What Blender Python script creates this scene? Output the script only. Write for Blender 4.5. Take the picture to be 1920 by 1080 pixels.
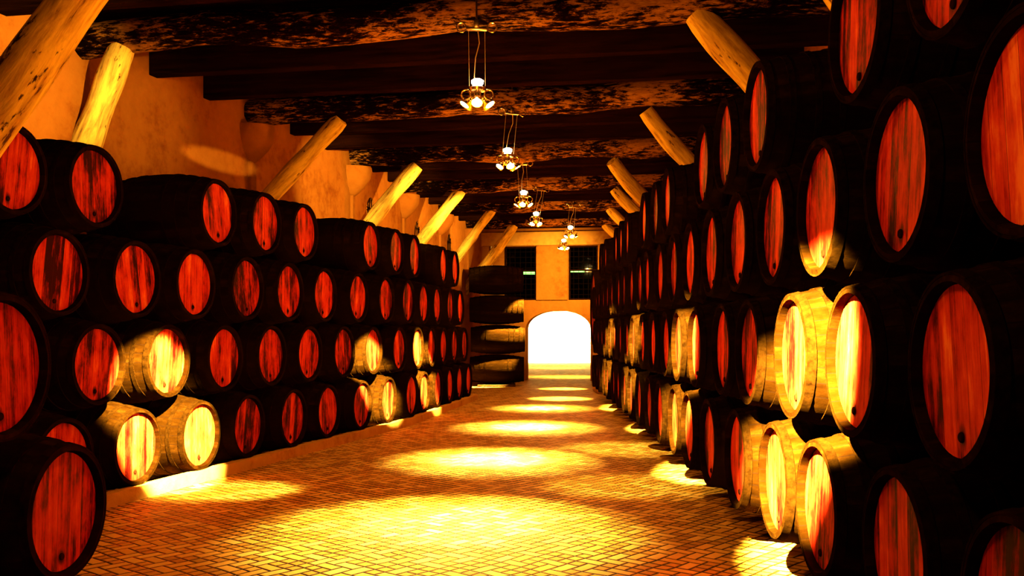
import bpy, bmesh, math, random
from mathutils import Vector, Matrix
random.seed(7)
C = bpy.context.scene.collection
for o in list(bpy.data.objects): bpy.data.objects.remove(o)
sc = bpy.context.scene
PI = math.pi
# ------------------------------------------------------------------ camera, world, exposure
CAMH = 1.55
cd = bpy.data.cameras.new('camera'); cam = bpy.data.objects.new('camera', cd); C.objects.link(cam)
cam.location = (0, 0, CAMH); cam.rotation_euler = (PI/2, 0, 0)
cd.sensor_width = 36; cd.lens = 33.75; cd.shift_y = 80/1920; cd.clip_end = 200
sc.camera = cam
w = bpy.data.worlds.new('world'); sc.world = w; w.use_nodes = True
w.node_tree.nodes['Background'].inputs[0].default_value = (0, 0, 0, 1)
w.node_tree.nodes['Background'].inputs[1].default_value = 0
sc.view_settings.view_transform = 'Standard'; sc.view_settings.look = 'None'
sc.view_settings.exposure = 0.0; sc.view_settings.gamma = 1.0
sc.view_settings.use_curve_mapping = False

GLOW = (1.0, 0.28, 0.006)      # dim amber glow of the pendant lamps
BEAM = (1.0, 0.64, 0.17)       # hot beam of the lamp heads
# lamps of the hall: (x, y) along the aisle; all hang at the same height
LZ = 3.84
LAMPS = [(-0.85, 2.35), (-0.63, 5.95), (-0.345, 9.57), (-0.06, 13.2), (0.21, 17.2), (0.51, 20.3), (1.40, 23.0), (1.42, 26.3)]
GLOW_W = [180, 205, 190, 205, 235, 240, 150, 150]
def light(kind, name, loc, power, col, target=None, half=12, blend=0.5, r=0.04):
    d = bpy.data.lights.new(name, kind); d.energy = power; d.color = col; d.shadow_soft_size = r
    o = bpy.data.objects.new(name, d); C.objects.link(o); o.location = loc
    if kind == 'SPOT': d.spot_size = math.radians(2*half); d.spot_blend = blend
    if target is not None:
        o.rotation_euler = (Vector(target)-Vector(loc)).to_track_quat('-Z', 'Y').to_euler()
    return o
for (x, y), p in zip(LAMPS, GLOW_W):
    light('POINT', 'pendant_glow', (x, y, LZ-0.22), p, GLOW, r=0.10)
# beams: (lamp index, target, power, half angle, blend)
BEAMS = [
 # pools on the floor
 (2, (-0.50, 7.6, 0), 12000, 23, 1.0), (2, (-0.42, 7.75, 0), 24000, 12.5, 1.0),
 (3, (-0.23, 11.6, 0), 10000, 20, 1.0), (3, (-0.20, 11.6, 0), 70000, 11.5, 1.0),
 (4, (0.24, 15.5, 0), 10000, 19, 1.0), (4, (0.24, 15.5, 0), 80000, 10.5, 1.0),
 (5, (0.60, 19.2, 0), 7000, 18, 1.0), (5, (0.60, 19.2, 0), 70000, 10, 1.0),
 (6, (1.10, 21.9, 0), 26000, 12, 1.0), (7, (1.35, 25.6, 0), 26000, 11, 1.0),
 (2, (-2.75, 9.3, 0), 7000, 10, 1.0), (3, (1.5, 12.6, 0), 2600, 15, 1.0), (2, (1.15, 9.6, 0), 1800, 15, 1.0),
 # left stack
 (1, (-3.28, 9.20, 0.80), 190000, 8.4, 0.35), (2, (-2.05, 14.45, 0.82), 260000, 5.4, 0.35), (3, (-1.55, 16.9, 0.85), 170000, 6.0, 0.5),
 (7, (-0.42, 26.75, .95), 70000, 12, 0.5),
 # right stack
 (0, (1.60, 5.36, 1.16), 400000, 9.3, 0.5), (1, (1.66, 9.45, 1.05), 150000, 8, 0.5), (2, (1.72, 13.6, 1.2), 130000, 6.5, 0.5), (3, (1.78, 17.6, 1.2), 130000, 6.5, 0.5),
 # left wall plaster
 (1, (-4.85, 9.5, 4.15), 4600, 13, 0.9), (1, (-4.35, 11.2, 4.0), 2200, 9, 1.0),
 (2, (-3.06, 16.4, 4.0), 9000, 9, 0.8), (3, (-2.45, 20.0, 4.0), 7000, 11, 0.8), (4, (-2.0, 23.4, 4.0), 6500, 12, 0.8), (6, (-1.6, 26.8, 4.0), 2500, 16, 0.5),
 # end wall
 (7, (1.4, 29.9, 3.0), 2400, 38, 0.9),
]
for li, t, p, half, bl in BEAMS:
    x, y = LAMPS[li]; s = Vector((x, y, LZ-0.06)); d = (Vector(t)-s).normalized()
    s2 = s + Vector((d.x, d.y, 0)).normalized()*0.16 + Vector((0, 0, -0.14))
    light('SPOT', 'lamp_beam', s2, p, BEAM, t, half, bl, 0.035)
light('SPOT', 'lamp_beam', (LAMPS[1][0]-.15, LAMPS[1][1]+.05, LZ-.18), 5000, BEAM, (-3.98, 13.0, 3.85), 5.0, 0.5, 0.03).scale = (1, .24, 1)
# the bright passage behind the arch
for xx in (1.2, 2.9):
    o = light('AREA', 'passage_light', (xx, 43.6, 2.30), 1500, (1.0, 0.72, 0.28), (xx, 46.5, 1.0)); o.data.shape = 'RECTANGLE'; o.data.size = .8; o.data.size_y = .3; o.data.spread = math.radians(120)
for yy in (32.2, 39.8):
    light('SPOT', 'passage_beam', (1.8, yy, 2.38), 2600, BEAM, (1.8, yy+.01, 0), 36, 1.0, .03)

# ------------------------------------------------------------------ node helpers
class NT:
    def __init__(s, name):
        s.m = bpy.data.materials.new(name); s.m.use_nodes = True; s.t = s.m.node_tree
        s.b = s.t.nodes['Principled BSDF']
    def n(s, ty, **k):
        x = s.t.nodes.new(ty)
        for a, v in k.items(): setattr(x, a, v)
        return x
    def l(s, a, b): s.t.links.new(a, b)
    def put(s, sock, v):
        if hasattr(v, 'links') or hasattr(v, 'is_linked'): s.l(v, sock)
        else: sock.default_value = v
    def math(s, op, a, b=0.0, c=None):
        x = s.n('ShaderNodeMath', operation=op); s.put(x.inputs[0], a); s.put(x.inputs[1], b)
        if c is not None: s.put(x.inputs[2], c)
        return x.outputs[0]
    def noise(s, vec, scale=5, detail=4, rough=0.55, dist=0.0):
        x = s.n('ShaderNodeTexNoise'); s.l(vec, x.inputs['Vector']); x.inputs['Scale'].default_value = scale
        x.inputs['Detail'].default_value = detail; x.inputs['Roughness'].default_value = rough; x.inputs['Distortion'].default_value = dist
        return x.outputs['Fac']
    def ramp(s, f, stops, interp='LINEAR'):
        x = s.n('ShaderNodeValToRGB'); x.color_ramp.interpolation = interp; e = x.color_ramp.elements
        while len(e) < len(stops): e.new(0.5)
        for i, (p, c) in enumerate(stops):
            e[i].position = p; e[i].color = (*c, 1) if len(c) == 3 else c
        s.l(f, x.inputs[0]); return x.outputs[0]
    def mix(s, f, a, b, mode='MIX'):
        x = s.n('ShaderNodeMix', data_type='RGBA', blend_type=mode); s.put(x.inputs[0], f)
        for i, v in ((6, a), (7, b)):
            if isinstance(v, tuple): x.inputs[i].default_value = (*v, 1)
            else: s.l(v, x.inputs[i])
        return x.outputs[2]
    def coord(s, kind='Object'): return s.n('ShaderNodeTexCoord').outputs[kind]
    def mapv(s, vec, scale=(1, 1, 1), rot=(0, 0, 0), loc=None):
        x = s.n('ShaderNodeMapping'); s.l(vec, x.inputs[0]); x.inputs['Scale'].default_value = scale; x.inputs['Rotation'].default_value = rot
        if loc is not None: s.put(x.inputs['Location'], loc)
        return x.outputs[0]
    def sep(s, v):
        x = s.n('ShaderNodeSeparateXYZ'); s.l(v, x.inputs[0]); return x.outputs
    def comb(s, a, b, c):
        x = s.n('ShaderNodeCombineXYZ')
        for i, v in enumerate((a, b, c)): s.put(x.inputs[i], v)
        return x.outputs[0]
    def col(s, c):
        s.put(s.b.inputs['Base Color'], (*c, 1) if isinstance(c, tuple) else c); return s
    def rough(s, r, spec=0.5):
        s.put(s.b.inputs['Roughness'], r); s.b.inputs['Specular IOR Level'].default_value = spec; return s
    def bump(s, h, strength=0.3, dist=0.01):
        x = s.n('ShaderNodeBump'); s.l(h, x.inputs['Height']); x.inputs['Strength'].default_value = strength; x.inputs['Distance'].default_value = dist
        s.l(x.outputs[0], s.b.inputs['Normal']); return s

def rnd_offset(n):   # a random offset per object so that every barrel looks its own
    r = n.n('ShaderNodeObjectInfo').outputs['Random']
    return r, n.comb(n.math('MULTIPLY', r, 37.0), n.math('MULTIPLY', r, 61.0), n.math('MULTIPLY', r, 23.0))

def mat_head():
    n = NT('stained_head_wood'); co = n.coord(); r, off = rnd_offset(n)
    xyz = n.sep(co)
    pl = n.math('FLOOR', n.math('DIVIDE', n.math('ADD', xyz[1], 5.0), 0.105))
    wn = n.n('ShaderNodeTexWhiteNoise', noise_dimensions='2D'); n.l(n.comb(pl, n.math('MULTIPLY', r, 91.0), 0.0), wn.inputs['Vector'])
    shade = wn.outputs['Value']
    v = n.mapv(co, (1, 15, 1.1), loc=off)
    streak = n.noise(v, 1.6, 6, 0.62, 0.25)
    fine = n.noise(n.mapv(co, (1, 120, 5), loc=off), 1.0, 3, 0.6)
    blot = n.noise(n.mapv(co, (3, 4, 1.8), loc=off), 1.7, 5, .68)
    f = n.math('ADD', n.math('MULTIPLY', streak, 0.60), n.math('MULTIPLY', blot, 0.70))
    f = n.math('ADD', f, n.math('MULTIPLY', shade, 0.20))
    f = n.math('ADD', f, n.math('MULTIPLY', fine, 0.22))
    f = n.math('SUBTRACT', f, n.math('MULTIPLY', r, 0.10))
    f = n.math('SUBTRACT', f, 0.33)
    f = n.math('ADD', n.math('MULTIPLY', n.math('SUBTRACT', f, .49), 1.8), .50)
    c = n.ramp(f, [(0.22, (.018, .0006, .0003)), (0.34, (.12, .005, .0014)), (0.52, (.36, .014, .004)), (0.76, (.56, .045, .010)), (0.96, (.70, .17, .03))])
    # seams between head boards
    fr = n.math('FRACT', n.math('DIVIDE', n.math('ADD', xyz[1], 5.0), 0.105))
    seam = n.math('LESS_THAN', n.math('ABSOLUTE', n.math('SUBTRACT', fr, 0.5)), 0.488)
    c = n.mix(seam, (.05, .004, .001), c)
    # wine seep round the bung hole
    d = n.math('ADD', n.math('POWER', n.math('MULTIPLY', xyz[1], 1.6), 2.0), n.math('POWER', n.math('ADD', xyz[2], .235), 2.0))
    d = n.math('SQRT', d)
    d = n.math('ADD', d, n.math('MULTIPLY', n.noise(n.mapv(co, (8, 12, 6), loc=off), 1.6, 3), 0.06))
    c = n.mix(n.ramp(d, [(0.055, (1, 1, 1)), (0.085, (0, 0, 0))]), c, (.05, .004, .002))
    n.col(c).rough(n.math('ADD', n.math('MULTIPLY', streak, .3), .42), .02)
    n.bump(n.math('ADD', n.math('MULTIPLY', fine, .5), n.math('MULTIPLY', seam, 1.0)), .35, .004)
    return n.m
def mat_stave():
    n = NT('dark_stave_wood'); co = n.coord(); r, off = rnd_offset(n)
    xyz = n.sep(co); ang = n.math('ARCTAN2', xyz[1], xyz[2])
    st = n.math('MULTIPLY', ang, 26/(2*PI))
    wn = n.n('ShaderNodeTexWhiteNoise', noise_dimensions='2D'); n.l(n.comb(n.math('FLOOR', st), n.math('MULTIPLY', r, 51.0), 0.0), wn.inputs['Vector'])
    fr = n.math('FRACT', st); seam = n.math('GREATER_THAN', n.math('ABSOLUTE', n.math('SUBTRACT', fr, .5)), .47)
    g = n.noise(n.mapv(co, (2.5, 14, 14), loc=off), 1.3, 5, .65)
    sp = n.noise(n.mapv(co, (1, 1, 1), loc=off), 26, 4, .7)
    f = n.math('ADD', n.math('MULTIPLY', g, .7), n.math('MULTIPLY', wn.outputs['Value'], .18))
    f = n.math('ADD', f, n.math('MULTIPLY', sp, .25))
    c = n.ramp(f, [(0.3, (.0015, .0005, .00005)), (0.6, (.0065, .0025, .0002)), (0.85, (.018, .0075, .0008))])  # near-black base, tone varying with grain and stave
    c = n.mix(n.math('MULTIPLY', seam, .7), c, (.004, .002, .001))
    n.col(c).rough(.9, 0)
    n.bump(n.math('SUBTRACT', n.math('MULTIPLY', sp, .6), seam), .5, .004); return n.m
def mat_hoop():
    n = NT('dusty_hoop_iron'); co = n.coord(); r, off = rnd_offset(n)
    g = n.noise(n.mapv(co, (1, 1, 1), loc=off), 22, 5, .7)
    n.col(n.ramp(g, [(0.3, (.0015, .0006, .0001)), (.7, (.009, .0038, .0004))])).rough(.75, 0)
    n.bump(g, .4, .003); return n.m
def mat_plain(name, col, rough=.7, spec=.3, metal=0, nz=None, emis=None):
    n = NT(name); n.rough(rough, spec); n.b.inputs['Metallic'].default_value = metal
    if nz:
        f = n.noise(n.coord(), nz, 5, .6); n.col(n.mix(f, tuple(c*.6 for c in col), tuple(min(1, c*1.4) for c in col))); n.bump(f, .3, .006)
    else: n.col(col)
    if emis: n.b.inputs['Emission Color'].default_value = (*emis[0], 1); n.b.inputs['Emission Strength'].default_value = emis[1]
    return n.m
def mat_plaster(name='limewashed_plaster', base=(.28, .10, .010)):
    n = NT(name); co = n.coord()
    a = n.noise(co, 1.1, 6, .6); b = n.noise(co, 7, 6, .65); g = n.noise(co, 60, 3, .6)
    f = n.math('ADD', n.math('MULTIPLY', a, .6), n.math('MULTIPLY', b, .4))
    c = n.ramp(f, [(.3, (base[0]*.42, base[1]*.25, base[2]*.2)), (.48, (base[0]*.8, base[1]*.74, base[2]*.66)), (.7, base)])
    n.col(c).rough(.95, 0)
    n.bump(n.math('ADD', n.math('MULTIPLY', b, .9), n.math('MULTIPLY', g, .15)), .6, .03); return n.m
def mat_log():
    n = NT('flaking_limewashed_log'); co = n.coord()
    big = n.noise(n.mapv(co, (.55, 1.2, 1.2)), 1.3, 3, .6)
    fl = n.noise(n.mapv(co, (2.2, 9, 9)), 3.2, 8, .72, .4)
    f = n.math('ADD', n.math('MULTIPLY', big, .55), n.math('MULTIPLY', fl, .75))
    c = n.ramp(f, [(.63, (.003, .001, .0005)), (.68, (.03, .010, .003)), (.72, (.22, .09, .012)), (.85, (.38, .17, .025))])
    n.col(c).rough(.9, 0); n.bump(n.math('ADD', fl, n.math('MULTIPLY', f, .6)), .8, .02); return n.m
def mat_strut():
    n = NT('limewashed_pole'); co = n.coord()
    g = n.noise(n.mapv(co, (9, 9, 1.4)), 1.6, 7, .65, .3); s_ = n.noise(n.mapv(co, (5, 5, 1.6)), 1.9, 5, .65)
    c = n.ramp(g, [(.34, (.05, .02, .006)), (.38, (.34, .20, .03)), (.6, (.72, .50, .07))])
    c = n.mix(n.ramp(s_, [(.35, (1, 1, 1)), (.39, (0, 0, 0))]), c, (.03, .012, .003))
    n.col(c).rough(.9, 0); n.bump(g, .7, .015); return n.m
def mat_dark(name, a, b, sc_=(1.2, 14, 14)):
    n = NT(name); g = n.noise(n.mapv(n.coord(), sc_), 1.4, 6, .65)
    n.col(n.ramp(g, [(.35, a), (.7, b)])).rough(.9, 0).bump(g, .5, .008); return n.m
def mat_pavers():
    n = NT('herringbone_brick_pavers'); co = n.coord()
    wv = n.n('ShaderNodeTexNoise'); n.l(co, wv.inputs['Vector']); wv.inputs['Scale'].default_value = 1.3; wv.inputs['Detail'].default_value = 2
    ofs = n.n('ShaderNodeVectorMath', operation='SCALE'); n.l(wv.outputs['Color'], ofs.inputs[0]); ofs.inputs['Scale'].default_value = .09
    ad = n.n('ShaderNodeVectorMath', operation='ADD'); n.l(co, ad.inputs[0]); n.l(ofs.outputs[0], ad.inputs[1])
    W = .095
    v = n.mapv(ad.outputs[0], (1/W, 1/W, 1), (0, 0, math.radians(41)))
    x, y, _ = n.sep(v); x = n.math('ADD', x, 800.0); y = n.math('ADD', y, 400.0)
    i = n.math('FLOOR', x); j = n.math('FLOOR', y); fx = n.math('FRACT', x); fy = n.math('FRACT', y)
    m = n.math('MODULO', n.math('ADD', n.math('SUBTRACT', i, j), 4000.0), 4.0)
    def eq(k): return n.math('COMPARE', m, float(k), .1)
    m0, m1, m2, m3 = eq(0), eq(1), eq(2), eq(3)
    bi = n.math('SUBTRACT', i, m1); bj = n.math('SUBTRACT', j, m2)
    wn = n.n('ShaderNodeTexWhiteNoise', noise_dimensions='2D'); n.l(n.comb(bi, bj, 0.0), wn.inputs['Vector'])
    whole = n.math('GREATER_THAN', wn.outputs['Value'], .42)
    big = lambda d, k: n.math('ADD', d, n.math('MULTIPLY', n.math('MULTIPLY', k, whole), 9.0))
    dl = big(fx, m1); dr = big(n.math('SUBTRACT', 1.0, fx), m0); db = big(fy, m2); dt = big(n.math('SUBTRACT', 1.0, fy), m3)
    d = n.math('MINIMUM', n.math('MINIMUM', dl, dr), n.math('MINIMUM', db, dt))
    nz = n.noise(co, 24, 6, .65); bigz = n.noise(co, .9, 4, .6)
    d2 = n.math('ADD', d, n.math('MULTIPLY', n.math('SUBTRACT', nz, .5), .07))
    t = n.math('ADD', n.math('MULTIPLY', wn.outputs['Value'], .45), n.math('ADD', n.math('MULTIPLY', nz, .35), n.math('MULTIPLY', bigz, .3)))
    c = n.ramp(t, [(.2, (.22, .10, .008)), (.5, (.50, .28, .035)), (.85, (.66, .46, .12))])
    j_ = n.ramp(n.math('SUBTRACT', d2, n.math('MULTIPLY', n.math('SUBTRACT', bigz, .5), .12)), [(.055, (0, 0, 0)), (.13, (1, 1, 1))])
    c = n.mix(j_, (.012, .003, .0004), c)
    n.col(c).rough(n.math('ADD', n.math('MULTIPLY', nz, .3), .42), .06)
    h = n.math('ADD', n.ramp(d2, [(.03, (0, 0, 0)), (.16, (1, 1, 1))]), n.math('ADD', n.math('MULTIPLY', nz, .25), n.math('MULTIPLY', wn.outputs['Value'], .35)))
    n.bump(h, .9, .012); return n.m

M = dict(head=mat_head(), stave=mat_stave(), hoop=mat_hoop(), plaster=mat_plaster(), log=mat_log(), strut=mat_strut(),
         joist=mat_dark('dark_joist_timber', (.003, .0008, .0003), (.012, .003, .001)), boards=mat_dark('dark_ceiling_boards', (.002, .0006, .0003), (.006, .0016, .0006)),  # ceiling boards near black, varied by grain only
         floor=mat_pavers(), kerb=mat_plaster('limewashed_kerb', (.50, .30, .07)),
         bung=mat_plain('dark_bung', (.010, .003, .001), .9, 0), iron=mat_plain('black_iron', (.0025, .0012, .0006), .9, 0, 0),
         steel=mat_plain('brushed_steel', (.55, .50, .42), .3, .5, 1.0), brass=mat_plain('brassy_lamp_metal', (.8, .6, .3), .25, .5, 1.0),
         lens=mat_plain('lit_lamp_lens', (1, .9, .7), .3, .5, 0, None, ((1.0, .86, .45), 60)),
         cable=mat_plain('pale_cable', (.45, .33, .15), .5), timber=mat_dark('bearer_timber', (.03, .014, .005), (.12, .06, .02)),
         lintel=mat_plaster('painted_lintel', (.45, .22, .03)), white=mat_plain('white_passage_wall', (.85, .82, .72), .8),
         tube=mat_plain('green_lit_tube', (.6, 1, .5), .4, .5, 0, None, ((.25, 1.0, .12), 6)), pvc=mat_plain('painted_pipe', (.6, .5, .3), .5))
def mat_glass():
    n = NT('dark_window_glass'); n.col((.9, .95, .9)).rough(.04, .5); n.b.inputs['Transmission Weight'].default_value = 1.0; n.b.inputs['IOR'].default_value = 1.1; return n.m
M['glass'] = mat_glass()

# ------------------------------------------------------------------ mesh helpers
def obj(name, bm, m, parent=None, smooth=None, loc=None):
    bmesh.ops.recalc_face_normals(bm, faces=bm.faces)
    me = bpy.data.meshes.new(name); bm.to_mesh(me); bm.free(); me.materials.append(M[m])
    if smooth is not None:
        for p in me.polygons: p.use_smooth = True
        if smooth < 180:
            me.set_sharp_from_angle(angle=math.radians(smooth))
    o = bpy.data.objects.new(name, me); C.objects.link(o)
    if parent: o.parent = parent
    if loc: o.location = loc
    return o
def empty(name, loc=(0, 0, 0), rot=(0, 0, 0)):
    o = bpy.data.objects.new(name, None); o.empty_display_size = .1; C.objects.link(o); o.location = loc; o.rotation_euler = rot; return o
def tag(o, label, cat, group=None):
    o['label'] = label; o['category'] = cat
    if group: o['group'] = group
    return o
def struct(o): o['kind'] = 'structure'; return o
def box(bm, c, s, bev=0, mat=None):
    r = bmesh.ops.create_cube(bm, size=1.0); vs = r['verts']
    bmesh.ops.scale(bm, vec=s, verts=vs)
    if mat is not None: bmesh.ops.transform(bm, matrix=mat, verts=vs)
    bmesh.ops.translate(bm, vec=c, verts=vs)
    if bev:
        es = list({e for v in vs for e in v.link_edges}); bmesh.ops.bevel(bm, geom=es, offset=bev, segments=2, affect='EDGES', profile=.5)
def lathe(bm, prof, seg=40, axis='X', close=False):
    rings = []
    for (a, r) in prof:
        ring = []
        for k in range(seg):
            t = 2*PI*k/seg; p = (a, r*math.sin(t), r*math.cos(t)) if axis == 'X' else (r*math.cos(t), r*math.sin(t), a)
            ring.append(bm.verts.new(p))
        rings.append(ring)
    n = len(rings)
    for i in range(n if close else n-1):
        A, B = rings[i], rings[(i+1) % n]
        for k in range(seg): bm.faces.new((A[k], A[(k+1) % seg], B[(k+1) % seg], B[k]))
    return rings
def tube(bm, pts, r, seg=8, caps=True, wob=None):
    rings = []; pts = [Vector(p) for p in pts]; prev = None
    for i, p in enumerate(pts):
        d = (pts[min(i+1, len(pts)-1)]-pts[max(i-1, 0)]).normalized()
        if prev is None: u = d.orthogonal().normalized()
        else: u = (prev - d*prev.dot(d)).normalized()
        prev = u; v = d.cross(u); rr = r[i] if isinstance(r, (list, tuple)) else r
        ring = []
        for k in range(seg):
            a = 2*PI*k/seg; q = rr*(wob(i, k) if wob else 1)
            ring.append(bm.verts.new(p + u*math.cos(a)*q + v*math.sin(a)*q))
        rings.append(ring)
    for A, B in zip(rings, rings[1:]):
        for k in range(seg): bm.faces.new((A[k], A[(k+1) % seg], B[(k+1) % seg], B[k]))
    if caps: bm.faces.new(rings[0][::-1]); bm.faces.new(rings[-1])
def copy_tree(o, parent=None):
    c = o.copy(); C.objects.link(c); c.parent = parent
    for ch in list(o.children): copy_tree(ch, c)
    return c

# ------------------------------------------------------------------ room shell
BY = math.atan(322/1800)                       # the beams run askew to the lens
def beam_y(y0, x): return y0 - .1789*x
def wallx(y): return -7.3+.2583*y if y < 17 else -2.909+.150*(y-17)
def rwallx(y): return 3.25+.01556*y
YB = -2.0
def polyslab(name, pts, z0, z1, m):
    bm = bmesh.new(); lo = [bm.verts.new((x, y, z0)) for x, y in pts]; hi = [bm.verts.new((x, y, z1)) for x, y in pts]
    bm.faces.new(lo[::-1]); bm.faces.new(hi)
    for i in range(len(pts)): j = (i+1) % len(pts); bm.faces.new((lo[i], lo[j], hi[j], hi[i]))
    return obj(name, bm, m)
CEIL = 4.90
struct(polyslab('floor', [(-9, YB), (5, YB), (5, 47), (-9, 47)], -.2, 0, 'floor'))
struct(polyslab('ceiling', [(-9, YB), (5, YB), (5, 47), (-9, 47)], CEIL, CEIL+.15, 'boards'))
YE = 30.0
def ey(x): return YE - .1789*x
wl = polyslab('wall_left', [(wallx(YB), YB), (wallx(17), 17), (wallx(31), 31), (wallx(31)-.6, 31), (wallx(17)-.62, 17), (wallx(YB)-.62, YB)], 0, CEIL, 'plaster')
wr = struct(polyslab('wall_right', [(rwallx(YB), YB), (rwallx(YB)+.5, YB), (rwallx(31)+.5, 31), (rwallx(31), 31)], 0, CEIL, 'plaster'))
struct(polyslab('wall_near', [(wallx(YB)-.6, YB-.3), (rwallx(YB)+.5, YB-.3), (rwallx(YB)+.5, YB), (wallx(YB)-.6, YB)], 0, CEIL, 'plaster'))
struct(wl)
def arch_cutter(w, z0, z1, rise, depth):       # local: x = width, y = depth
    bm = bmesh.new(); pts = [(-w/2, z0), (w/2, z0), (w/2, z1-rise)]
    for k in range(1, 16): a = PI*k/16; pts.append((math.cos(a)*w/2, z1-rise+math.sin(a)*rise))
    pts.append((-w/2, z1-rise))
    A = [bm.verts.new((x, -depth/2, z)) for x, z in pts]; B = [bm.verts.new((x, depth/2, z)) for x, z in pts]
    bm.faces.new(A); bm.faces.new(B[::-1])
    for i in range(len(pts)): j = (i+1) % len(pts); bm.faces.new((A[i], B[i], B[j], A[j]))
    return bm
def cut(target, cutters):
    for c in cutters:
        md = target.modifiers.new('b', 'BOOLEAN'); md.operation = 'DIFFERENCE'; md.object = c; md.solver = 'EXACT'
    dg = bpy.context.evaluated_depsgraph_get(); dg.update()
    me = bpy.data.meshes.new_from_object(target.evaluated_get(dg)); target.modifiers.clear(); target.data = me
    for c in cutters: bpy.data.objects.remove(c)
# windows in the left wall
WS = [(18.4, 4.10), (22.0, 4.06), (25.4, 4.12)]
wa = math.atan(.150)
cs = []
for y, zt in WS:
    c = obj('cutter', arch_cutter(.62, 2.4, zt, .31, .9), 'plaster'); c.location = (wallx(y), y, 0); c.rotation_euler = (0, 0, PI/2-wa); cs.append(c)
cut(wl, cs)
for k, (y, zt) in enumerate(WS):
    root = struct(empty('window_%d' % (k+3), (wallx(y), y, 2.4), (0, 0, PI/2-wa)))
    bm = bmesh.new()
    for t in range(5): x = -.24+.12*t; h = zt-2.4-.31+.31*math.sqrt(max(0, 1-(x/.31)**2)); tube(bm, [(x, .03, -.02), (x, .03, h+.01)], .011, 8)
    for t in range(6): z = .15+.27*t; z = min(z, zt-2.42); hw = .31*math.sqrt(max(0, 1-max(0, (z-(zt-2.4-.31))/.31)**2)); tube(bm, [(-hw-.01, .03, z), (hw+.01, .03, z)], .010, 8)
    obj('grille', bm, 'iron', root)
    bm = bmesh.new(); pts = [(-.31, 0), (.31, 0), (.31, zt-2.4-.31)]+[(math.cos(PI*a/16)*.31, zt-2.4-.31+math.sin(PI*a/16)*.31) for a in range(1, 16)]+[(-.31, zt-2.4-.31)]
    A = [bm.verts.new((x, .36, z)) for x, z in pts]; B = [bm.verts.new((x, .37, z)) for x, z in pts]; bm.faces.new(A); bm.faces.new(B[::-1])
    for i in range(len(pts)): j = (i+1) % len(pts); bm.faces.new((A[i], B[i], B[j], A[j]))
    obj('pane', bm, 'iron', root)

# end wall, in its own frame (x along the wall)
EF = Matrix.Translation((0, YE, 0)) @ Matrix.Rotation(-BY, 4, 'Z')
cb = math.cos(BY)
def eobj(o): o.matrix_world = EF; return o
bm = bmesh.new(); box(bm, (1.2, .25, CEIL/2), (6.6, .5, CEIL)); we = struct(eobj(obj('wall_end', bm, 'plaster')))
ex = lambda u: (u-960)/1800*YE*(1-.1789*(u-960)/1800*.98)/cb
xa0, xa1 = ex(986), ex(1107)
def placed_cut(bm, x, y=.25): o = obj('cutter', bm, 'plaster'); o.matrix_world = EF @ Matrix.Translation((x, y, 0)); return o
def pbox(x0, x1, z0, z1): b = bmesh.new(); box(b, ((0, 0, (z0+z1)/2)), (x1-x0, 1.2, z1-z0)); return placed_cut(b, (x0+x1)/2)
wins = [(ex(945), ex(1005), 2.50, 4.18), (ex(1066), ex(1121), 2.50, 4.18)]
cut(we, [placed_cut(arch_cutter(xa1-xa0, -.1, 2.17, .55, 1.2), (xa0+xa1)/2)] + [pbox(*q) for q in wins])
for k, (x0, x1, z0, z1) in enumerate(wins):
    root = struct(empty('window_%d' % (k+1))); root.matrix_world = EF @ Matrix.Translation(((x0+x1)/2, 0, z0)); wd, ht = x1-x0, z1-z0
    bm = bmesh.new()
    for s in (-1, 1): box(bm, (s*(wd/2-.025), .12, ht/2), (.05, .07, ht))
    for z in (.025, ht-.025, ht*.55): box(bm, (0, .12, z), (wd-.02, .06, .05))
    obj('window_frame', bm, 'joist', root)
    bm = bmesh.new(); nx = 6
    for t in range(1, nx): box(bm, (-wd/2+wd*t/nx, .10, ht/2), (.014, .014, ht-.04))
    for t in range(1, 10): box(bm, (0, .10, ht*t/10), (wd-.06, .014, .014))
    obj('grille', bm, 'iron', root)
    bm = bmesh.new(); box(bm, (0, .15, ht/2), (wd-.06, .008, ht-.06)); obj('pane', bm, 'glass', root)
# lintel beam and raised pilaster surround
bm = bmesh.new(); box(bm, (.85, -.09, 4.40), (4.9, .18, .42), .02); o = tag(eobj(obj('lintel_beam', bm, 'lintel')), 'pale limewashed lintel beam across the end wall above both tall windows', 'beam')
bm = bmesh.new(); box(bm, ((ex(1005)+ex(1065))/2, -.03, (4.19+2.5)/2), (ex(1065)-ex(1005)-.02, .06, 1.69), .01); struct(eobj(obj('trim_1', bm, 'plaster')))
bm = bmesh.new(); tube(bm, [(ex(922), -.06, 3.0), (ex(922), -.06, 4.3), (ex(922)-.02, -.06, 4.33), (ex(905), -.06, 4.34)], .03, 10); tag(eobj(obj('wall_pipe', bm, 'pvc', smooth=40)), 'thin painted pipe running up the end wall left of the windows', 'pipe')
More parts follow.
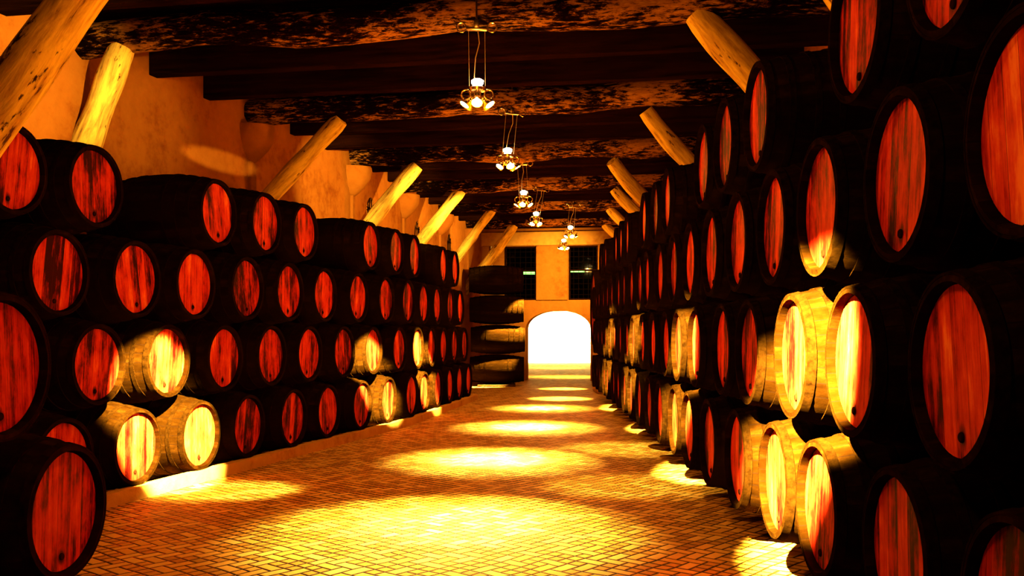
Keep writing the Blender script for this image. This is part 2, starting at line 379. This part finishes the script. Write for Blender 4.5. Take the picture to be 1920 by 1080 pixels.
# passage behind the arch, dark loft above it
Yp = 46.5
bm = bmesh.new()
for c, s in [((.02, 38.7, 1.25), (.2, 16.0, 2.5)), ((4.25, 38.45, 1.25), (.2, 16.3, 2.5)), ((2.13, Yp+.1, 1.25), (4.5, .2, 2.5)), ((2.13, 38.65, 2.48), (4.5, 15.9, .1))]: box(bm, c, s)
struct(obj('wall_passage', bm, 'white'))
for k, (u, v, ln) in enumerate(((993, 512, .5), (1080, 508, .62))):
    y = 36.0; x = (u-960)/1800*y; z = CAMH+(620-v)/1800*y
    root = tag(empty('fluorescent_light', (x, y, z)), ('green-tinged strip light behind the left tall window of the end wall', 'green-tinged strip light behind the right tall window of the end wall')[k], 'light')
    bm = bmesh.new(); tube(bm, [(-ln/2, 0, 0), (ln/2, 0, 0)], .045, 10); obj('tube', bm, 'tube', root, 40)
    bm = bmesh.new(); box(bm, (0, 0, .075), (ln+.06, .1, .06)); box(bm, (-ln/3, 0, (CEIL-z+.1)/2), (.015, .015, CEIL-z-.1)); box(bm, (ln/3, 0, (CEIL-z+.1)/2), (.015, .015, CEIL-z-.1)); obj('fixture_housing', bm, 'iron', root)

# ------------------------------------------------------------------ ceiling timbers
BEAM0 = [5.9, 9.5, 13.1, 16.7, 20.3, 23.9, 27.5]
ORD = ['nearest', 'second', 'third', 'fourth', 'fifth', 'sixth', 'seventh', 'eighth', 'ninth', 'tenth', 'eleventh', 'twelfth', 'thirteenth', 'fourteenth', 'fifteenth', 'sixteenth', 'seventeenth', 'eighteenth', 'nineteenth', 'twentieth', 'twenty-first', 'twenty-second']
WORD = ['out of view overhead', 'at the top of the view', 'second', 'third', 'fourth', 'fifth', 'sixth and farthest']
def span(y0):
    xl = -4.0
    for _ in range(20): xl = wallx(beam_y(y0, xl))
    xr = 3.4
    for _ in range(5): xr = rwallx(beam_y(y0, xr))
    return xl, xr
for k, y0 in enumerate(BEAM0):
    xl, xr = span(y0); rg = random.Random(k+3); n = 46; L = (xr-xl+.3)/math.cos(BY); ph = rg.random()*9
    pts = [(-L/2+L*i/n, .035*math.sin(i*.31+ph)+.02*math.sin(i*.9+ph), .022*math.sin(i*.43+2*ph)) for i in range(n+1)]
    rad = [.185+.012*math.sin(i*.37+ph)+rg.uniform(-.006, .006) for i in range(n+1)]
    lob = [rg.uniform(-.06, .06) for _ in range(18)]
    bm = bmesh.new(); tube(bm, pts, rad, 18, True, lambda i, kk: 1+lob[kk]*math.sin(i*.12+kk)+.02*math.sin(i*1.7+kk*2.3))
    o = obj('log_beam', bm, 'log', smooth=60); xc = (xl+xr)/2; o.location = (xc, beam_y(y0, xc), 4.69); o.rotation_euler = (0, 0, -BY)
    lab = 'rough dark log beam with flaking limewash ' + ('above the camera, carrying the thick foreground prop' if k == 0 else 'across the ceiling, %s' % ['', 'nearest one in view, at the top edge', 'second from the top edge', 'third from the top edge', 'fourth from the top edge', 'fifth from the top edge', 'farthest, last before the lintel'][k])
    tag(o, lab, 'beam', 'log beams across the ceiling')
jj = []
for k, y0 in enumerate(BEAM0[1:]): jj += [y0+1.28, y0+2.45]
for k, y0 in enumerate([7.2, 8.35]+jj[:-2]+[28.7]):
    xl, xr = span(y0); xc = (xl+xr)/2; L = (xr-xl+.3)/math.cos(BY)
    bm = bmesh.new(); sag = random.Random(k).uniform(-.02, .02)
    box(bm, (0, 0, 0), (L, .17, .30), .012)
    o = obj('ceiling_joist', bm, 'joist'); o.location = (xc, beam_y(y0, xc), CEIL-.151+sag*0); o.rotation_euler = (0, random.Random(k+50).uniform(-.002, .002), -BY)
    nm = 'squared dark ceiling joist, %s one from the near end of the cellar' % ORD[k]
    tag(o, nm, 'joist', 'squared joists between the log beams')

# ------------------------------------------------------------------ raking props (top, bottom) in place
def H(z): return CAMH+z
LS = [((-2.25, 6.30, 4.58), (-4.15, 6.64, 2.20), .17), ((-4.14, 10.22, 4.60), (-4.78, 10.34, 3.0), .15),
      ((-2.40, 13.53, H(2.97)), (-3.80, 13.78, H(1.62)), .125), ((-1.68, 17.0, H(2.93)), (-2.83, 17.15, H(1.55)), .135),
      ((-1.06, 20.5, H(3.0)), (-2.40, 20.7, H(1.45)), .13), ((-.45, 23.98, H(3.05)), (-1.85, 24.2, H(1.25)), .115), ((.08, 27.5, H(3.02)), (-1.38, 27.74, H(1.10)), .15)]
RS = [((1.15, 5.70, 4.58), (2.30, 5.35, 2.90), .13), ((1.78, 9.18, H(3.05)), (3.0, 8.96, H(1.40)), .155), ((1.78, 12.78, H(2.93)), (3.05, 12.83, H(1.42)), .12),
      ((1.72, 16.62, H(2.93)), (3.15, 17.35, H(1.55)), .135), ((2.12, 19.92, H(2.95)), (3.1, 19.75, H(1.80)), .12), ((2.38, 23.47, H(3.0)), (3.3, 23.3, H(1.90)), .12), ((2.60, 27.03, H(3.0)), (3.4, 26.9, H(2.1)), .12)]
SD = ['nearest and thickest, cut by the top left corner', 'split pole beside the top left corner', 'second after the split pole', 'third after the split pole', 'fourth after the split pole', 'fifth after the split pole', 'farthest, above the sideways barrels']
RD = ['nearest, half hidden by a barrel at the top edge', 'long knotted one under the beam at the top edge', 'second long one, under the second beam', 'third one counted from the top edge', 'fourth one counted from the top edge', 'fifth one counted from the top edge', 'farthest one, by the end wall']
for side, S, D in (('left', LS, SD), ('right', RS, RD)):
    for k, (a, b, r) in enumerate(S):
        a, b = Vector(a), Vector(b); L = (a-b).length; rg = random.Random(k*7+len(side)); n = 18; ph = rg.random()*6
        pts = [(.018*math.sin(i*.5+ph), .018*math.cos(i*.37+ph), L*i/n) for i in range(n+1)]
        rad = [r*(1.06-.12*i/n+.05*math.sin(i*.8+ph)) for i in range(n)]+[r*.82]
        lob = [rg.uniform(-.09, .09) for _ in range(16)]
        bm = bmesh.new(); tube(bm, pts, rad, 16, True, lambda i, kk: 1+lob[kk]*math.cos(i*.1))
        o = obj('raking_prop', bm, 'strut', smooth=60); o.location = b; o.rotation_mode = 'QUATERNION'; o.rotation_quaternion = (a-b).to_track_quat('Z', 'Y')
        tag(o, 'timber prop on the %s side, %s' % (side, D[k]), 'prop', 'raking props on the %s side' % side)
# corbels on both walls, with a slim rib added under each left one for its darker side
def corbel_bm():
    bm = bmesh.new(); prof = [(0, .36), (-.06, .37), (-.20, .34), (-.34, .25), (-.46, .13), (-.52, .05)]; rings = []
    for z, r in prof: rings.append([bm.verts.new((math.sin(PI*(t/14-.5))*r*.85, -math.cos(PI*(t/14-.5))*r-.001+.0, z)) for t in range(15)])
    for A, B in zip(rings, rings[1:]):
        for t in range(14): bm.faces.new((A[t], A[t+1], B[t+1], B[t]))
        bm.faces.new((A[0], B[0], B[14], A[14]))
    bm.faces.new(rings[0]); bm.faces.new(rings[-1][::-1]); return bm
cps = []
for k, y0 in enumerate(BEAM0[1:]):
    xl, xr = span(y0); yl, yr = beam_y(y0, xl), beam_y(y0, xr)
    aL = math.atan(.2583) if yl < 17 else math.atan(.15)
    cps.append(('left', k, xl, yl, PI/2-aL)); cps.append(('right', k, xr, yr, -PI/2))
for side, k, x, y, rz in cps:
    if (side == 'right' and k > 1) or (side == 'left' and k == 0): continue
    if side == 'left': rz = rz+0
    root = empty('corbel', (x, y, 4.47), (0, 0, rz))
    obj('bracket', corbel_bm(), 'plaster', root, 50)
    if side == 'left':
        bm = bmesh.new(); box(bm, (0, -.02, -1.4), (.15, .06, 1.8), .01); obj('added_rib', bm, 'plaster', root)
    tag(root, 'plaster corbel on the %s wall under the %s' % (side, ['beam at the top edge of the view', 'second log beam', 'third log beam', 'fourth log beam', 'fifth log beam', 'farthest log beam'][k]), 'corbel', 'corbels on the %s wall' % side)

# ------------------------------------------------------------------ kerb and bearers
LA, LB = math.atan(.2583), math.atan(.147)
def lang(y): t = min(1, max(0, (y-13.5)/4.4)); return LA*(1-t)+LB*t
def lface(y): return -5.74+.2583*y if y < 15.7 else -1.685+.147*(y-15.7)
bm = bmesh.new()
pts = [(lface(6.2), 6.2), (lface(15.7), 15.7), (lface(21.6), 21.6)]
off = lambda p, d: (p[0]+d*.968, p[1]-d*.25)
ring = [off(p, .05) for p in pts]+[off(p, -.06) for p in pts[::-1]]
o = polyslab('stone_kerb', ring, 0, .118, 'kerb'); tag(o, 'low limewashed kerb along the foot of the left barrel stack', 'kerb')
def bearer(x0, y0, x1, y1, w_, h, label):
    bm = bmesh.new(); d = Vector((x1-x0, y1-y0, 0)); box(bm, (0, 0, h/2), (w_, d.length, h), .008)
    o = obj('timber_bearer', bm, 'timber'); o.location = ((x0+x1)/2, (y0+y1)/2, 0); o.rotation_euler = (0, 0, -math.atan2(d.x, d.y)); return tag(o, label, 'timber', 'bearers under the barrels')
rface = lambda y: 1.481+.01556*y
bearer(rface(2.4)+.65, 2.4, rface(22.3)+.65, 22.3, .25, .204, 'long timber bearer in the dark under the right barrel stack')
bearer(-3.00, 4.4, -2.92, 5.6, .25, .167, 'short timber bearer under the big foreground barrels at left')
bearer(lface(6.9)-.68, 6.9+.16, lface(15.0)-.68, 15.0+.16, .25, .042, 'low timber bearer in the dark under the near half of the left stack')
bearer(lface(16.4)-.68, 16.4+.10, lface(21.3)-.68, 21.3+.10, .25, .042, 'low timber bearer in the dark under the far half of the left stack')
bearer(-.95, 27.0, .1, 27.0, 1.0, .05, 'timber block under the sideways barrels') 

# ------------------------------------------------------------------ barrels
RR, RB = .345, .432
def profile(x, L, rr, rb): t = 2*x/L-1; return rb-(rb-rr)*abs(t)**1.9
def make_barrel(L, rr, rb, seg=48):
    root = empty('wine_barrel')
    bm = bmesh.new(); n = 22
    prof = [(L*i/n, profile(L*i/n, L, rr, rb)) for i in range(n+1)]
    inner = [(L-.0, rr-.026), (L-.05, rr-.034), (L-.08, rr-.034), (.08, rr-.034), (.05, rr-.034), (0, rr-.026)]
    lathe(bm, [(.004, rr-.004)]+prof[1:-1]+[(L-.004, rr-.004)]+inner, seg, 'X', True)
    bmesh.ops.translate(bm, vec=(-L/2, 0, 0), verts=bm.verts); b = obj('staves', bm, 'stave', root, 35); b.location = (0, 0, rb)
    for s in (-1, 1):
        bm = bmesh.new(); rg = lathe(bm, [(-.012, rr-.035), (.012, rr-.035)], seg, 'X'); bm.faces.new(rg[0][::-1]); bm.faces.new(rg[1])
        h = obj('barrel_head', bm, 'head', root, 35); h.location = (s*(L/2-.055), 0, rb)
        if s == -1:
            bm = bmesh.new(); rg = lathe(bm, [(-.022, .015), (-.018, .019), (.01, .021)], 16, 'X'); bm.faces.new(rg[0][::-1]); bm.faces.new(rg[-1])
            bg = obj('bung', bm, 'bung', h, 40); bg.location = (0, 0, -(rr-.11))
    for (a, wd) in ((.025, .045), (.15, .038), (.30, .038), (.44, .038)):
        for s in (0, 1):
            bm = bmesh.new(); x0 = a-wd/2+.0; x1 = a+wd/2
            p0, p1 = profile(x0, L, rr, rb), profile(x1, L, rr, rb)
            lathe(bm, [(x0, p0-.004), (x0, p0+.007), (x1, p1+.007), (x1, p1-.004)], seg, 'X', True)
            q = -L/2
            bmesh.ops.translate(bm, vec=(q, 0, 0), verts=bm.verts)
            if s: bmesh.ops.scale(bm, vec=(-1, 1, 1), verts=bm.verts)
            h = obj('hoop', bm, 'hoop', root, 35); h.location = (0, 0, rb)
    return root
LEN = 1.30
proto = make_barrel(LEN, RR, RB)
first = [True]
def place(x, y, z, rz, label, group, src=None, roll=None, cat='barrel', rb=RB, L=LEN):
    """x, y, z = centre of the front rim"""
    if src is not None: o = src
    elif first[0]: o = proto; first[0] = False
    else: o = copy_tree(proto)
    rg = random.Random(int(y*1000+z*77)); roll = rg.uniform(-.16, .16) if roll is None else roll
    R = Matrix.Rotation(rz, 3, 'Z') @ Matrix.Rotation(roll, 3, 'X')
    c = Vector((x, y, z)) + R @ Vector((L/2, 0, 0)); loc = c - R @ Vector((0, 0, rb))
    o.location = loc; o.rotation_euler = R.to_euler(); tag(o, label, cat, group); return o
LROW = [.475, 1.255, 2.025, 2.80]
lrow = {
 0: [122, 262, 378, 470, 551, 618.5, 680, 732], 1: [190, 320, 424, 512, 582.5, 648.5, 703, 751],
 2: [112, 257, 371, 467, 544, 613, 675, 725, 767], 3: [30, 184, 412, 501, 576, 697, 745.5]}
lext = {0: [15.9, 16.85, 17.9, 18.9, 19.9, 20.9], 1: [16.3, 17.35, 18.4, 19.4, 20.4], 2: [16.75, 17.85, 18.95, 19.95], 3: [16.15, 18.4, 19.45]}
RN = ['bottom row', 'second row up', 'third row up', 'top row']
lit = {('L', 0, 1): 'glaring yellow-lit', ('L', 0, 2): 'yellow-lit', ('L', 1, 1): 'bright yellow-lit', ('L', 0, 6): 'white-hot lit', ('L', 1, 6): 'bright yellow-lit', ('L', 0, 7): 'amber-lit',
       ('L', 1, 9): 'bright white-lit', ('L', 0, 9): 'yellow-lit', ('R', 1, 6): 'yellow-lit', ('R', 0, 7): 'amber-lit', ('R', 0, 8): 'amber-lit', ('R', 1, 2): 'white-glaring', ('R', 1, 1): 'orange-lit', ('R', 0, 2): 'bright yellow-lit', ('R', 0, 3): 'amber-lit', ('R', 2, 2): 'orange and yellow-lit'}
def blabel(S, r, k, side):
    a = lit.get((S, r, k))
    base = ('barrel with %s head' % a) if a else 'dark barrel with red head'
    return '%s, %s from near end, %s, %s stack' % (base, 'first' if k == 0 else ORD[k], RN[r], side)
for r in range(4):
    ys = [10332/(1425-u) for u in lrow[r]]+lext[r]
    for k, y in enumerate(ys):
        ang = lang(y)
        jit = random.Random(k*13+r).uniform(-.012, .012)
        place(lface(y)+jit, y, LROW[r], PI-ang, blabel('L', r, k, 'left'), 'barrels in the %s of the left stack' % RN[r])
RROW = [.637, 1.407, 2.18, 2.945]
rrow = {0: [2.95, 3.94, 4.92, 5.87, 6.84, 7.87], 1: [3.41, 4.47, 5.42, 6.44, 7.43, 8.47, 9.46], 2: [2.90, 3.90, 4.92, 5.87, 6.84, 7.82, 8.80, 9.84, 10.9], 3: [3.40, 4.37, 6.27, 7.25, 8.17, 10.36, 11.32, 12.2, 14.35, 15.35, 16.35, 18.36, 19.38]}
for r in range(4):
    ys = list(rrow[r])
    if r < 3:
        while ys[-1] < 21.0: ys.append(ys[-1]+.992)
    for k, y in enumerate(ys):
        jit = random.Random(k*17+r+5).uniform(-.015, .015)
        place(rface(y)+jit, y, RROW[r], -.0156, blabel('R', r, k, 'right'), 'barrels in the %s of the right stack' % RN[r])
NA = math.atan(.135)
place(-2.32, 5.04, .60, PI-NA, 'large foreground barrel with deep red head at the bottom left corner of the view', 'foreground barrels at left', roll=.05)
place(-2.40, 4.56, 1.375, PI-NA, 'large foreground barrel cut by the left edge, resting on the corner barrel', 'foreground barrels at left', roll=-.05)
# sideways barrels
SR = .416
sp = make_barrel(1.52, .335, SR)
SL = ['barrel lying sideways with lamplit top, bottom of the four beside the bright arch', 'barrel lying sideways with lamplit upper half, second from the bottom beside the arch', 'dark barrel lying sideways, third from the bottom beside the arch', 'dark barrel lying sideways, topmost of the four beside the bright arch']
for k in range(4):
    o = sp if k == 0 else copy_tree(sp)
    o.location = (-.42+(.0, .02, -.01, -.03)[k], 27.02, .052+.835*k); o.rotation_euler = (0, 0, (-.02, .03, .0, .05)[k]); tag(o, SL[k], 'barrel', 'sideways barrels before the end wall')
# great cask beyond the right stack on a plinth
gc = make_barrel(1.45, .92, 1.02, 64); gc.name = 'great_cask'
place(2.02, 24.1, 2.12, -.0156, 'very large cask with bright red head beyond the far end of the right stack', None, src=gc, rb=1.02, L=1.45, roll=0)
bm = bmesh.new(); box(bm, (2.78, 24.1, .50), (1.40, 1.3, 1.0), .03); bm2 = bm
for s in (-1, 1): box(bm, (2.78, 24.1+s*.55, 1.1), (1.30, .22, .28), .02)
tag(obj('cask_plinth', bm, 'kerb'), 'pale limewashed masonry plinth under the great cask', 'plinth')

# ------------------------------------------------------------------ pendant lamps
def make_lamp(rod_top):
    root = empty('pendant_lamp')                      # origin at the foot of the lamp body
    top = 4.50-LZ
    bm = bmesh.new(); box(bm, (0, -.20, top-.005), (.20, .05, .03), .006); box(bm, (0, -.2, top+.04), (.05, .06, .08), .006)
    for s in (-1, 1):
        ring = [(s*.15+.045*math.cos(a*PI/8), -.20, top+.01+.045*math.sin(a*PI/8)) for a in range(17)]; tube(bm, ring, .008, 8, False)
    obj('bracket', bm, 'brass', root, 40)
    bm = bmesh.new(); tube(bm, [(0, -.215, top), (0, -.215, top+.36)], .012, 8); obj('rod', bm, 'brass', root, 40)
    for s in (-1, 1):
        bm = bmesh.new(); tube(bm, [(s*.08, -.19, top), (s*.08, -.02, .14)], .002, 6); obj('wire', bm, 'cable', root)
    bm = bmesh.new(); tube(bm, [(.01, -.2, top), (.025, -.16, top*.8), (-.015, -.11, top*.6), (-.03, -.05, top*.35), (-.01, 0, .16)], .0045, 8); obj('cable', bm, 'cable', root, 60)
    bm = bmesh.new(); rg = lathe(bm, [(-.02, .03), (-.01, .06), (.03, .065), (.05, .04), (.09, .038), (.10, .08), (.13, .085), (.15, .05), (.17, .03)], 24, 'Z'); bm.faces.new(rg[0][::-1]); bm.faces.new(rg[-1])
    obj('hub', bm, 'brass', root, 40)
    bm = bmesh.new(); rg = lathe(bm, [(.160, .03), (.172, .058), (.20, .062), (.218, .035)], 20, 'Z'); bm.faces.new(rg[0][::-1]); bm.faces.new(rg[-1]); obj('bloom_cap', bm, 'lens', root, 60)  # glowing cap added over the hub to imitate bloom
    for s in (-1, 1):
        ring = [(s*.115+.045*math.cos(a*PI/8), -.01, .06+.05*math.sin(a*PI/8)) for a in range(17)]; bm = bmesh.new(); tube(bm, ring, .010, 8, False); obj('ring', bm, 'brass', root, 60)
    for a in (-90, -20, 35, 145, 200):
        A = math.radians(a); d = Vector((math.cos(A), math.sin(A), 0)); c = d*.125+Vector((0, 0, -.035))
        ax = (d*.75+Vector((0, 0, -1))).normalized(); q = ax.to_track_quat('Z', 'Y').to_matrix().to_4x4()
        mt = Matrix.Translation(c) @ q
        bm = bmesh.new(); lathe(bm, [(-.05, .012), (-.045, .03), (-.01, .05), (.02, .058), (.02, .052), (-.008, .045)], 20, 'Z'); bmesh.ops.transform(bm, matrix=mt, verts=bm.verts)
        hd = obj('spot_head', bm, 'brass', root, 50)
        bm = bmesh.new(); rg = lathe(bm, [(.004, .05), (.014, .03), (.018, .008)], 20, 'Z'); bm.faces.new(rg[0]); bm.faces.new(rg[-1]); bmesh.ops.transform(bm, matrix=mt, verts=bm.verts)
        obj('lens', bm, 'lens', hd, 60)
        bm = bmesh.new(); tube(bm, [(d*.04)[:], (d*.085+Vector((0, 0, .0)))[:], (c-ax*.045)[:]], .008, 8); obj('arm', bm, 'brass', root, 50)
    return root
lp = make_lamp(.3)
WL = ['overhead behind the view, first of the row', 'just above the view, second of the row', 'nearest and largest in view', 'second in view', 'third in view', 'fourth in view', 'fifth in view, right of the row', 'farthest in view, near the end wall']
for k, (x, y) in enumerate(LAMPS):
    o = lp if k == 0 else copy_tree(lp)
    o.location = (x, y, LZ); o.rotation_euler = (0, 0, (0, .2, 0, .5, -.3, .9, .4, 1.2)[k]*(.6))
    tag(o, 'glowing cluster of spotlights hanging over the aisle, %s' % WL[k], 'lamp', 'pendant lamps over the aisle')
